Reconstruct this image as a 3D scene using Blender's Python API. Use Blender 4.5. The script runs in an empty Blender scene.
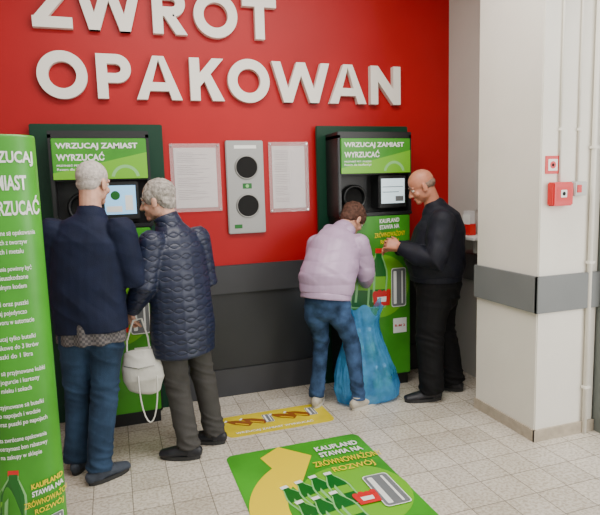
import bpy, bmesh, math
from mathutils import Vector, Matrix, noise
V=Vector
sc=bpy.context.scene
col=sc.collection
# ------------------------------------------------------------ materials
def mat(name,c,rough=.6,metal=0,bump=0,bscale=60,var=0,vscale=8,emit=0,alpha=None,trans=0,coat=0,spec=None,sss=0,sheen=0):
    m=bpy.data.materials.new(name);m.use_nodes=True
    n=m.node_tree.nodes;l=m.node_tree.links;b=n['Principled BSDF']
    b.inputs['Base Color'].default_value=(*c,1);b.inputs['Roughness'].default_value=rough;b.inputs['Metallic'].default_value=metal
    if coat:b.inputs['Coat Weight'].default_value=coat
    if spec is not None:b.inputs['Specular IOR Level'].default_value=spec
    if trans:b.inputs['Transmission Weight'].default_value=trans
    if alpha is not None:b.inputs['Alpha'].default_value=alpha
    if sss:
        b.inputs['Subsurface Weight'].default_value=sss;b.inputs['Subsurface Scale'].default_value=.01
    if emit:
        b.inputs['Emission Color'].default_value=(*c,1);b.inputs['Emission Strength'].default_value=emit
    if var or bump:
        tc=n.new('ShaderNodeTexCoord')
    if var:
        t=n.new('ShaderNodeTexNoise');t.inputs['Scale'].default_value=vscale;t.inputs['Detail'].default_value=5
        l.new(tc.outputs['Object'],t.inputs['Vector'])
        r=n.new('ShaderNodeValToRGB');r.color_ramp.elements[0].position=.3;r.color_ramp.elements[1].position=.7
        r.color_ramp.elements[0].color=(*[max(0,x*(1-var)) for x in c],1);r.color_ramp.elements[1].color=(*[min(1,x*(1+var)) for x in c],1)
        l.new(t.outputs['Fac'],r.inputs['Fac']);l.new(r.outputs['Color'],b.inputs['Base Color'])
    if bump:
        t2=n.new('ShaderNodeTexNoise');t2.inputs['Scale'].default_value=bscale;t2.inputs['Detail'].default_value=6
        l.new(tc.outputs['Object'],t2.inputs['Vector'])
        bp=n.new('ShaderNodeBump');bp.inputs['Strength'].default_value=bump;bp.inputs['Distance'].default_value=.01
        l.new(t2.outputs['Fac'],bp.inputs['Height']);l.new(bp.outputs['Normal'],b.inputs['Normal'])
    return m
M={}
M['red']=mat('red_wall_paint',(.36,.003,.006),.45,var=.10,vscale=1.2,bump=.05,bscale=90,spec=.3)
M['white_letter']=mat('white_letter_foam',(.80,.77,.70),.5)
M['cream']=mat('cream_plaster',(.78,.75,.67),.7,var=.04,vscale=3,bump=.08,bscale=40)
M['beige']=mat('beige_plaster',(.50,.48,.44),.8,var=.03,vscale=3)  # beige plaster of the side walls, darker than the pillar's cream
M['dark']=mat('dark_bumper_board',(.030,.031,.036),.5,var=.1,vscale=4)
M['darker']=mat('dark_lower_panel',(.014,.015,.018),.45,var=.1,vscale=4)
M['greyband']=mat('grey_bumper_rail',(.17,.18,.18),.55,var=.04,vscale=5)
M['ceil']=mat('ceiling_white',(.8,.8,.78),.8)
M['skirt']=mat('stone_skirting',(.42,.36,.28),.5,var=.12,vscale=25)
M['black']=mat('black_plastic',(.008,.009,.010),.4)
M['hole']=mat('black_opening',(.003,.003,.003),.9)
M['dgreen']=mat('dark_green_panel',(.002,.034,.016),.45,spec=.3)
M['green']=mat('bright_green_print',(.045,.29,.012),.4,var=.35,vscale=2.2)
M['green2']=mat('light_green_print',(.15,.44,.012),.4)
M['bgreen']=mat('bottle_green_print',(.006,.12,.012),.3)
M['lgreen']=mat('pale_green_print',(.22,.52,.18),.4)
M['white']=mat('white_print',(.82,.83,.80),.5)
M['yellow']=mat('yellow_print',(.80,.60,.0),.45)
M['ydecal']=mat('yellow_floor_print',(.60,.48,.01),.45,var=.15,vscale=6)
M['brown']=mat('brown_print',(.24,.075,.012),.4)
M['redp']=mat('red_print',(.60,.012,.012),.45)
M['grey']=mat('grey_print',(.16,.17,.18),.4)
M['steel']=mat('brushed_steel',(.33,.33,.32),.5,metal=.6,bump=.05,bscale=200)
M['chrome']=mat('chrome',(.6,.6,.6),.2,metal=1)
M['screen']=mat('lit_screen',(.25,.55,.85),.3,emit=.8)
M['screenw']=mat('lit_screen_white',(.62,.78,.85),.3,emit=.7)
M['paper']=mat('white_paper',(.66,.64,.64),.6,var=.02)
M['ink']=mat('grey_ink',(.28,.28,.30),.6)
M['acryl']=mat('clear_acrylic',(.8,.72,.72),.06,alpha=.2)
M['alarm']=mat('alarm_red',(.62,.012,.012),.35)
M['lightgrey']=mat('light_grey_plastic',(.5,.5,.47),.5)
M['frame']=mat('grey_green_metal',(.16,.18,.17),.4,metal=.3)
M['skin']=mat('skin_fair',(.55,.28,.19),.5,sss=.06,var=.1,vscale=30)
M['skinred']=mat('skin_ruddy',(.50,.20,.12),.5,sss=.06,var=.12,vscale=30)
M['skinp']=mat('skin_pink',(.58,.32,.23),.5,sss=.06,var=.1,vscale=30)
M['hairw']=mat('white_hair',(.46,.41,.38),.8,var=.25,vscale=60,bump=.4,bscale=150,spec=.2)
M['hairg']=mat('grey_hair',(.32,.29,.26),.8,var=.4,vscale=50,bump=.5,bscale=150,spec=.2)
M['hairs']=mat('short_grey_hair',(.22,.15,.115),.8,var=.3,vscale=60,bump=.3,bscale=150,spec=.2)
M['hairb']=mat('brown_hair',(.085,.04,.028),.7,var=.5,vscale=50,bump=.5,bscale=150,spec=.2)
M['navy']=mat('navy_cloth',(.007,.011,.032),.75,var=.2,vscale=12,bump=.2,bscale=200,spec=.22)
M['blackcloth']=mat('black_cloth',(.005,.006,.013),.65,var=.3,vscale=12,bump=.2,bscale=200,spec=.28)
M['blacktrs']=mat('black_trousers',(.004,.004,.005),.8,var=.3,vscale=12,spec=.22)
M['jeans']=mat('blue_denim',(.022,.045,.088),.85,var=.5,vscale=6,bump=.4,bscale=250,spec=.2)
M['jeans2']=mat('faded_blue_denim',(.030,.062,.135),.85,var=.8,vscale=9,bump=.4,bscale=250,spec=.2)
M['greytrs']=mat('grey_trousers',(.055,.052,.050),.85,var=.15,vscale=10,bump=.15,bscale=200,spec=.2)
M['lilac']=mat('lilac_nylon',(.43,.30,.45),.42,var=.08,vscale=8,bump=.15,bscale=14)
M['shoe']=mat('dark_leather',(.010,.011,.016),.5)
M['shoeg']=mat('grey_blue_canvas',(.035,.045,.065),.8,var=.2,vscale=30)
M['shoew']=mat('beige_trainers',(.42,.38,.31),.6,var=.1,vscale=30)
M['sole']=mat('rubber_sole',(.02,.02,.02),.6)
M['solew']=mat('white_sole',(.55,.52,.45),.5)
M['eyew']=mat('eye_white',(.55,.48,.42),.3)
M['bagw']=mat('cream_leather',(.60,.585,.54),.42,bump=.25,bscale=22)
M['petc']=mat('clear_green_plastic',(.08,.32,.12),.15,alpha=.75)
def quilt():
    m=bpy.data.materials.new('quilted_navy_nylon');m.use_nodes=True
    n=m.node_tree.nodes;l=m.node_tree.links;b=n['Principled BSDF']
    b.inputs['Roughness'].default_value=.42;b.inputs['Specular IOR Level'].default_value=.4
    tc=n.new('ShaderNodeTexCoord');sp=n.new('ShaderNodeSeparateXYZ');l.new(tc.outputs['Object'],sp.inputs[0])
    def mth(op,a,c=None,**k):
        x=n.new('ShaderNodeMath');x.operation=op
        for i,v in enumerate((a,c)):
            if v is None: continue
            if isinstance(v,(int,float)): x.inputs[i].default_value=v
            else: l.new(v,x.inputs[i])
        return x.outputs[0]
    u=mth('MULTIPLY',sp.outputs[0],2*math.pi/.13)
    s=mth('MULTIPLY',mth('SINE',u),.75)
    z=mth('MULTIPLY',sp.outputs[2],math.pi/.062)
    a1=mth('ABSOLUTE',mth('SINE',mth('ADD',z,s)));a2=mth('ABSOLUTE',mth('SINE',mth('SUBTRACT',z,s)))
    mn=mth('MINIMUM',a1,a2);pw=mth('POWER',mn,.4)
    bp=n.new('ShaderNodeBump');bp.inputs['Strength'].default_value=.75;bp.inputs['Distance'].default_value=.006
    l.new(pw,bp.inputs['Height']);l.new(bp.outputs['Normal'],b.inputs['Normal'])
    r=n.new('ShaderNodeValToRGB');r.color_ramp.elements[0].color=(.003,.004,.010,1);r.color_ramp.elements[1].color=(.012,.017,.042,1);r.color_ramp.elements[1].position=.5
    l.new(pw,r.inputs['Fac']);l.new(r.outputs['Color'],b.inputs['Base Color'])
    return m
M['quilt']=quilt()
def plaid():
    m=bpy.data.materials.new('plaid_shirt_cloth');m.use_nodes=True
    n=m.node_tree.nodes;l=m.node_tree.links;b=n['Principled BSDF'];b.inputs['Roughness'].default_value=.8
    tc=n.new('ShaderNodeTexCoord');br=n.new('ShaderNodeTexChecker');br.inputs['Scale'].default_value=70
    br.inputs['Color1'].default_value=(.05,.045,.05,1);br.inputs['Color2'].default_value=(.13,.115,.115,1)
    l.new(tc.outputs['Object'],br.inputs[0]);l.new(br.outputs[0],b.inputs['Base Color']);return m
M['plaid']=plaid()
def floormat():
    m=bpy.data.materials.new('beige_floor_tiles');m.use_nodes=True
    n=m.node_tree.nodes;l=m.node_tree.links;b=n['Principled BSDF'];b.inputs['Roughness'].default_value=.23
    tc=n.new('ShaderNodeTexCoord');br=n.new('ShaderNodeTexBrick');br.offset=0;br.squash=1
    br.inputs['Scale'].default_value=1;br.inputs['Brick Width'].default_value=.2;br.inputs['Row Height'].default_value=.2
    br.inputs['Mortar Size'].default_value=.003;br.inputs['Mortar Smooth'].default_value=.4;br.inputs['Bias'].default_value=-.1
    br.inputs['Color1'].default_value=(.70,.65,.57,1);br.inputs['Color2'].default_value=(.57,.525,.455,1);br.inputs['Mortar'].default_value=(.27,.24,.20,1)
    l.new(tc.outputs['Object'],br.inputs['Vector'])
    t=n.new('ShaderNodeTexNoise');t.inputs['Scale'].default_value=60;t.inputs['Detail'].default_value=5;l.new(tc.outputs['Object'],t.inputs['Vector'])
    r=n.new('ShaderNodeValToRGB');r.color_ramp.elements[0].position=.38;r.color_ramp.elements[0].color=(.60,.57,.53,1);r.color_ramp.elements[1].position=.58;r.color_ramp.elements[1].color=(1,1,1,1)
    l.new(t.outputs['Fac'],r.inputs['Fac'])
    mx=n.new('ShaderNodeMixRGB');mx.blend_type='MULTIPLY';mx.inputs['Fac'].default_value=.75
    l.new(br.outputs['Color'],mx.inputs['Color1']);l.new(r.outputs['Color'],mx.inputs['Color2'])
    t3=n.new('ShaderNodeTexNoise');t3.inputs['Scale'].default_value=2.2;t3.inputs['Detail'].default_value=6;l.new(tc.outputs['Object'],t3.inputs['Vector'])
    r3=n.new('ShaderNodeValToRGB');r3.color_ramp.elements[0].position=.35;r3.color_ramp.elements[0].color=(.84,.82,.78,1);r3.color_ramp.elements[1].position=.65;r3.color_ramp.elements[1].color=(1,1,1,1)
    l.new(t3.outputs['Fac'],r3.inputs['Fac'])
    m2=n.new('ShaderNodeMixRGB');m2.blend_type='MULTIPLY';m2.inputs['Fac'].default_value=1
    l.new(mx.outputs['Color'],m2.inputs['Color1']);l.new(r3.outputs['Color'],m2.inputs['Color2']);l.new(m2.outputs['Color'],b.inputs['Base Color'])
    bp=n.new('ShaderNodeBump');bp.inputs['Strength'].default_value=.3;bp.inputs['Distance'].default_value=.002;bp.invert=True
    l.new(br.outputs['Fac'],bp.inputs['Height']);l.new(bp.outputs['Normal'],b.inputs['Normal']);return m
M['floor']=floormat()
def bagmat():
    m=bpy.data.materials.new('translucent_blue_film');m.use_nodes=True
    n=m.node_tree.nodes;l=m.node_tree.links;b=n['Principled BSDF']
    b.inputs['Base Color'].default_value=(.10,.42,.85,1);b.inputs['Roughness'].default_value=.2
    tr=n.new('ShaderNodeBsdfTransparent');tr.inputs[0].default_value=(.5,.78,1,1)
    tl=n.new('ShaderNodeBsdfTranslucent');tl.inputs[0].default_value=(.2,.55,.95,1)
    mt=n.new('ShaderNodeMixShader');mt.inputs[0].default_value=.4;l.new(b.outputs[0],mt.inputs[1]);l.new(tl.outputs[0],mt.inputs[2])
    mx=n.new('ShaderNodeMixShader')
    fr=n.new('ShaderNodeTexNoise');fr.inputs['Scale'].default_value=7;fr.inputs['Detail'].default_value=4;rp=n.new('ShaderNodeMapRange');rp.inputs['From Min'].default_value=.35;rp.inputs['From Max'].default_value=.65;rp.inputs['To Min'].default_value=.35;rp.inputs['To Max'].default_value=.8
    tc=n.new('ShaderNodeTexCoord');l.new(tc.outputs['Object'],fr.inputs['Vector']);l.new(fr.outputs['Fac'],rp.inputs['Value']);l.new(rp.outputs[0],mx.inputs[0])
    mp=n.new('ShaderNodeMapping');mp.inputs['Scale'].default_value=(1,1,.3);l.new(tc.outputs['Object'],mp.inputs['Vector'])
    bp=n.new('ShaderNodeBump');bp.inputs['Strength'].default_value=.9;bp.inputs['Distance'].default_value=.02
    f2=n.new('ShaderNodeTexNoise');f2.inputs['Scale'].default_value=22;f2.inputs['Detail'].default_value=4;f2.inputs['Distortion'].default_value=1;l.new(mp.outputs[0],f2.inputs['Vector']);l.new(f2.outputs['Fac'],bp.inputs['Height']);l.new(bp.outputs['Normal'],b.inputs['Normal'])
    l.new(tr.outputs[0],mx.inputs[1]);l.new(mt.outputs[0],mx.inputs[2]);l.new(mx.outputs[0],n['Material Output'].inputs['Surface']);return m
M['bagfilm']=bagmat()
# ------------------------------------------------------------ object helpers
def mesh_obj(name,me,m=None,parent=None,loc=(0,0,0),smooth=False):
    o=bpy.data.objects.new(name,me);col.objects.link(o);o.location=loc
    if m is not None: me.materials.clear();me.materials.append(M[m] if isinstance(m,str) else m)
    if smooth: me.polygons.foreach_set('use_smooth',[True]*len(me.polygons))
    if parent: o.parent=parent
    return o
def tag(o,label,cat,group=None):
    o['label']=label;o['category']=cat
    if group:o['group']=group
    return o
def empty(name,loc,label,cat,group=None,rz=0):
    o=bpy.data.objects.new(name,None);col.objects.link(o);o.location=loc;o.rotation_euler=(0,0,rz);o.empty_display_size=.1
    return tag(o,label,cat,group)
def bm_box(bm,x0,x1,y0,y1,z0,z1,bev=0):
    r=bmesh.ops.create_cube(bm,size=1)
    for v in r['verts']:
        v.co=V((x0+(v.co.x+.5)*(x1-x0),y0+(v.co.y+.5)*(y1-y0),z0+(v.co.z+.5)*(z1-z0)))
    if bev:
        es=list({e for v in r['verts'] for e in v.link_edges})
        bmesh.ops.bevel(bm,geom=es,offset=bev,segments=2,affect='EDGES')
def tomesh(bm,name='m'):
    bmesh.ops.recalc_face_normals(bm,faces=bm.faces)
    me=bpy.data.meshes.new(name);bm.to_mesh(me);bm.free();return me
def box(name,x0,x1,y0,y1,z0,z1,m,parent=None,bev=0,loc=(0,0,0)):
    bm=bmesh.new();bm_box(bm,x0,x1,y0,y1,z0,z1,bev);return mesh_obj(name,tomesh(bm,name),m,parent,loc)
def struct(o): o['kind']='structure';return o
def tube(bm,pts,rad,side=V((1,0,0)),n=16,round0=True,round1=True):
    pts=[V(p) for p in pts];rad=[(r,r) if isinstance(r,(int,float)) else r for r in rad]
    N=len(pts);tans=[]
    for i in range(N):
        t=(pts[min(i+1,N-1)]-pts[max(i-1,0)]).normalized();tans.append(t)
    seq=[]
    if round0:
        for k in (.15,.5,.85):
            c=math.sqrt(1-(1-k)**2) ;s=1-k
            seq.append((pts[0]-tans[0]*min(rad[0])*s,(rad[0][0]*c,rad[0][1]*c),tans[0]))
    for i in range(N): seq.append((pts[i],rad[i],tans[i]))
    if round1:
        for k in (.85,.5,.15):
            c=math.sqrt(1-(1-k)**2);s=1-k
            seq.append((pts[-1]+tans[-1]*min(rad[-1])*s,(rad[-1][0]*c,rad[-1][1]*c),tans[-1]))
    rings=[]
    for p,r,t in seq:
        a=(side-t*side.dot(t))
        if a.length<.05:a=V((0,1,0))-t*t.y
        a.normalize();b=t.cross(a)
        rings.append([bm.verts.new(p+a*math.cos(2*math.pi*i/n)*r[0]+b*math.sin(2*math.pi*i/n)*r[1]) for i in range(n)])
    for A,B in zip(rings,rings[1:]):
        for i in range(n): bm.faces.new((A[i],A[(i+1)%n],B[(i+1)%n],B[i]))
    bm.faces.new(rings[0][::-1]);bm.faces.new(rings[-1])
def ell(bm,c,r,ax=None,seg=16):
    res=bmesh.ops.create_uvsphere(bm,u_segments=seg,v_segments=seg*2//3,radius=1)
    for v in res['verts']:
        q=V((v.co.x*r[0],v.co.y*r[1],v.co.z*r[2]))
        if ax: q=ax[0]*q.x+ax[1]*q.y+ax[2]*q.z
        v.co=V(c)+q
def remesh(bm,vox,smooth=4,disp=None):
    me=tomesh(bm);o=bpy.data.objects.new('tmp',me);col.objects.link(o)
    a=o.modifiers.new('r','REMESH');a.mode='VOXEL';a.voxel_size=vox
    if smooth:
        s=o.modifiers.new('s','SMOOTH');s.iterations=smooth;s.factor=.5
    dg=bpy.context.evaluated_depsgraph_get();dg.update()
    nm=bpy.data.meshes.new_from_object(o.evaluated_get(dg))
    bpy.data.objects.remove(o);bpy.data.meshes.remove(me)
    if disp:
        ns=[v.normal.copy() for v in nm.vertices]
        for v,nn in zip(nm.vertices,ns): v.co+=nn*disp(v.co)
    return nm
def text_mesh(s,bold=.0):
    c=bpy.data.curves.new('t','FONT');c.body=s;c.size=1;c.offset=bold;c.resolution_u=3
    o=bpy.data.objects.new('t',c);col.objects.link(o)
    dg=bpy.context.evaluated_depsgraph_get();dg.update()
    me=bpy.data.meshes.new_from_object(o.evaluated_get(dg));bpy.data.objects.remove(o)
    return me
def fit(me,u0,v0,w,h,sh=0):
    xs=[v.co.x for v in me.vertices];ys=[v.co.y for v in me.vertices]
    x0,x1,y0,y1=min(xs),max(xs),min(ys),max(ys)
    for v in me.vertices:
        v.co.x=u0+(v.co.x-x0)/(x1-x0)*w;v.co.y=v0+(v.co.y-y0)/(y1-y0)*h
        v.co.y+=sh*v.co.x
    return me
def mapmesh(me,F):
    for v in me.vertices: v.co=F(v.co.x,v.co.y,v.co.z)
    return me
def ptext(name,s,u0,v0,w,h,F,m,parent,bold=.03,d=.0015,sh=0):
    me=fit(text_mesh(s,bold=bold),u0,v0,w,h,sh)
    for v in me.vertices:v.co.z=d
    return mesh_obj(name,mapmesh(me,F),m,parent)
def slogan(F,parent,u,v,k,d,sh=.04,first='white'):
    """four clean stacked lines; k = cap height"""
    ptext('lettering','KAUFLAND',u,v+4.6*k,5.0*k,k,F,first,parent,.03,d,sh)
    ptext('lettering','STAWIA NA',u,v+3.2*k,5.0*k,k,F,'white',parent,.03,d,sh)
    ptext('lettering','ZRÓWNOWAŻONY',u-1.3*k,v+1.4*k,7.8*k,1.45*k,F,'yellow',parent,.012,d,sh)
    ptext('lettering','ROZWÓJ',u+.2*k,v-.45*k,4.6*k,1.5*k,F,'yellow',parent,.012,d,sh)
def polys(name,lst,F,m,parent,d=.001):
    bm=bmesh.new()
    for pts in lst: bm.faces.new([bm.verts.new((p[0],p[1],d)) for p in pts])
    bmesh.ops.remove_doubles(bm,verts=bm.verts,dist=1e-5)
    me=bpy.data.meshes.new(name);bm.to_mesh(me);bm.free()
    return mesh_obj(name,mapmesh(me,F),m,parent)
def rot2(pts,a,cx,cy,s=1,kx=1):
    c,ss=math.cos(a),math.sin(a);return [(cx+s*(x*kx*c-y*ss),cy+s*(x*kx*ss+y*c)) for x,y in pts]
BOT=[(-.12,-.5),(.12,-.5),(.14,-.45),(.13,-.2),(.14,0),(.13,.12),(.09,.25),(.05,.36),(.05,.44),(-.05,.44),(-.05,.36),(-.09,.25),(-.13,.12),(-.14,0),(-.13,-.2),(-.14,-.45)]
CAPP=[(-.06,.42),(.06,.42),(.06,.5),(-.06,.5)]
LABL=[(-.132,-.2),(.132,-.2),(.132,.02),(-.132,.02)]
SHIN=[(-.085,-.42),(-.045,-.42),(-.045,.1),(-.085,.02)]
def rrect(x0,x1,y0,y1,r,n=4):
    p=[]
    for cx,cy,a in ((x1-r,y1-r,0),(x0+r,y1-r,90),(x0+r,y0+r,180),(x1-r,y0+r,270)):
        for k in range(n+1):
            t=math.radians(a+90*k/n);p.append((cx+r*math.cos(t),cy+r*math.sin(t)))
    return p
def circ(cx,cy,r,n=20): return [(cx+r*math.cos(2*math.pi*i/n),cy+r*math.sin(2*math.pi*i/n)) for i in range(n)]
def arcband(cx,cy,r0,r1,a0,a1,n=24):
    out=[]
    for i in range(n):
        t0=math.radians(a0+(a1-a0)*i/n);t1=math.radians(a0+(a1-a0)*(i+1)/n)
        out.append([(cx+r0*math.cos(t0),cy+r0*math.sin(t0)),(cx+r1*math.cos(t0),cy+r1*math.sin(t0)),(cx+r1*math.cos(t1),cy+r1*math.sin(t1)),(cx+r0*math.cos(t1),cy+r0*math.sin(t1))])
    return out
def pbottle(F,parent,cx,cy,s,a,kx,d,capm,body='bgreen',rim='lgreen',lab='green2'):
    if rim: polys('bottle_rim_print',[rot2(BOT,-a,cx,cy,s*1.05,kx*1.14)],F,rim,parent,d)
    polys('bottle_print',[rot2(BOT,-a,cx,cy,s,kx)],F,body,parent,d+.0003)
    if lab: polys('bottle_label_print',[rot2(LABL,-a,cx,cy,s,kx)],F,lab,parent,d+.0006)
    polys('bottle_shine_print',[rot2(SHIN,-a,cx,cy,s,kx)],F,'yellow' if body!='bgreen' else 'lgreen',parent,d+.0009)
    polys('bottle_cap_print',[rot2(CAPP,-a,cx,cy,s,kx)],F,capm,parent,d+.0006)
def pcan(F,parent,x0,y0,w,h,d):
    polys('can_rim_print',[rrect(x0-.04*w,x0+1.04*w,y0-.02*h,y0+1.02*h,.16*w)],F,'white',parent,d)
    polys('can_print',[rrect(x0,x0+w,y0,y0+h,.15*w)],F,'grey',parent,d+.0004)
    polys('can_shine_print',[rrect(x0+.12*w,x0+.34*w,y0+.06*h,y0+.94*h,.06*w)],F,'white',parent,d+.0008)
    polys('can_shine_print',[rrect(x0+.7*w,x0+.8*w,y0+.06*h,y0+.94*h,.04*w)],F,'white',parent,d+.0008)
def ptub(F,parent,cx,cy,s,d):
    polys('tub_print',[[(cx-.5*s,cy),(cx+.5*s,cy),(cx+.42*s,cy-.6*s),(cx-.42*s,cy-.6*s)]],F,'redp',parent,d)
    polys('tub_label_print',[[(cx-.25*s,cy-.15*s),(cx+.25*s,cy-.15*s),(cx+.23*s,cy-.4*s),(cx-.23*s,cy-.4*s)]],F,'white',parent,d+.0005)
    for i in range(4):
        polys('fruit_print',[circ(cx+(-.36+.24*i)*s,cy+.04*s+.05*s*(i%2),.13*s,10)],F,'redp',parent,d+.0003*(i+1))
# ------------------------------------------------------------ room
struct(box('floor',-3,4.2,-6.5,.0,-.05,0,'floor'))
struct(box('wall_back',-3,2.78,0,.12,0,3.6,'red'))
struct(box('wall_right',2.78,2.95,-.93,.12,0,3.6,'beige'))
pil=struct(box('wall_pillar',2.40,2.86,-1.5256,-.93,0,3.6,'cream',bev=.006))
struct(box('wall_side',2.95,3.1,-1.5256,-.93,0,3.6,'beige'))
struct(box('wall_left',-3.12,-3,-6.5,.12,0,3.6,'beige'))
struct(box('ceiling',-3.12,4.3,-6.5,.12,3.6,3.7,'ceil'))
struct(box('door_1',2.862,2.93,-1.62,-1.5256,0,3.6,'frame'))
for nm,x0,x1,z0,z1,y,m in [('trim_1',-3,2.78,.82,1.04,-.03,'dark'),('trim_2',-3,2.78,.22,.82,-.008,'darker'),('baseboard_back',-3,2.78,0,.22,-.022,'dark')]:
    struct(box(nm,x0,x1,y,0,z0,z1,m,bev=.004))
struct(box('trim_3',2.375,2.40,-1.55,-.93,.82,1.045,'greyband',bev=.003))
struct(box('trim_4',2.375,2.86,-1.552,-1.5256,.82,1.045,'greyband',bev=.003))
struct(box('trim_5',2.755,2.78,-.93,-.03,.82,1.04,'greyband',bev=.003))
struct(box('baseboard_right',2.388,2.40,-1.538,-.93,0,.075,'skirt'))
struct(box('baseboard_front',2.388,2.86,-1.54,-1.5256,0,.075,'skirt'))
# ------------------------------------------------------------ wall lettering
def glyph(ch,w,h):
    s=.070;P=[]
    def rect(x0,y0,x1,y1):P.append([(x0,y0),(x1,y0),(x1,y1),(x0,y1)])
    def bowl(x0,y0,x1,y1):
        r=(y1-y0)/2;cx=x1-r;cy=(y0+y1)/2
        rect(x0,y1-s*.92,cx,y1);rect(x0,y0,cx,y0+s*.92)
        for q in arcband(cx,cy,r-s*.95,r,-90,90,20):P.append(q)
    if ch=='O':
        n=44
        for i in range(n):
            a=2*math.pi*i/n;b=2*math.pi*(i+1)/n;f=lambda t,k:(w/2+(w/2-k)*math.cos(t),h/2+(h/2-k)*math.sin(t))
            P.append([f(a,s),f(a,0),f(b,0),f(b,s)])
    elif ch=='T': rect(0,h-s,w,h);rect(w/2-s/2,0,w/2+s/2,h-s)
    elif ch=='Z': P.append([(0,0),(w,0),(w,s),(0,s)]);P.append([(0,h-s),(w,h-s),(w,h),(0,h)]);P.append([(0,s*.8),(s*1.25,s*.8),(w,h-s*.8),(w-s*1.25,h-s*.8)])
    elif ch in 'PR':
        rect(0,0,s,h)
        if ch=='P':bowl(s,h*.36,w,h)
        else:
            bowl(s,h*.40,w*.96,h);P.append([(w-s*1.15,0),(w,0),(w*.62,h*.45),(w*.62-s*1.1,h*.45)])
    elif ch=='K':
        rect(0,0,s,h);P.append([(s,h*.33),(s,h*.33+s*1.35),(w-s*1.2,h),(w,h)]);P.append([(w-s*1.25,0),(w,0),(w*.58,h*.66),(w*.58-s*.62,h*.50)])
    elif ch=='N':
        k=s*.92;P.append([(0,0),(k,0),(k,h*.60),(w-k,0),(w,0),(w,h),(w-k,h),(w-k,h*.40),(k,h),(0,h)])
    elif ch=='A':
        P.append([(0,0),(s*1.05,0),(w/2+s*.1,h),(w/2-s*.55,h)]);P.append([(w-s*1.05,0),(w,0),(w/2+s*.55,h),(w/2-s*.1,h)]);rect(w*.24,h*.20,w*.76,h*.20+s*.85)
    elif ch=='W':
        k=s*.98
        a=[0,w*.27-k*.5,w*.5-k*.5,w*.73-k*.5,w-k]
        def st(xa,ya,xb,yb):P.append([(xa,ya),(xa+k,ya),(xb+k,yb),(xb,yb)])
        st(a[0],h,a[1],0);st(a[2],h,a[1],0);st(a[2],h,a[3],0);st(a[4],h,a[3],0)
    return P
def letter(ch,x0,x1,z0,z1):
    k=.988;x0*=k;x1*=k;z0=1.62+(z0-1.62)*k;z1=1.62+(z1-1.62)*k
    bm=bmesh.new()
    for i,pl in enumerate(glyph(ch,x1-x0,z1-z0)):
        eps=.00015*(i%5) if ch!='O' else 0
        a=[bm.verts.new((x-(x1-x0)/2,-.002,y)) for x,y in pl];b=[bm.verts.new((x-(x1-x0)/2,-.048-eps,y)) for x,y in pl]
        bm.faces.new(a);bm.faces.new(b[::-1])
        for j in range(len(pl)):bm.faces.new((a[j],b[j],b[(j+1)%len(pl)],a[(j+1)%len(pl)]))
    o=mesh_obj('sign_letter',tomesh(bm),'white_letter',None,((x0+x1)/2,0,z0))
    tag(o,'large raised white letter %s mounted on the red wall'%ch,'sign letter','raised white wall letters')
for ch,x0,x1 in [('O',-.42,-.10),('P',-.04,.19),('A',.22,.54),('K',.60,.85),('O',.88,1.20),('W',1.22,1.69),('A',1.69,2.01),('N',2.05,2.32)]:
    e=.008 if ch=='O' else 0
    letter(ch,x0,x1,2.272-e,2.575+e)
for ch,x0,x1 in [('Z',-.42,-.17),('W',-.15,.29),('R',.36,.60),('O',.65,.97),('T',1.01,1.27)]:
    e=.008 if ch=='O' else 0
    letter(ch,x0,x1,2.73-e,3.033+e)
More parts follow.
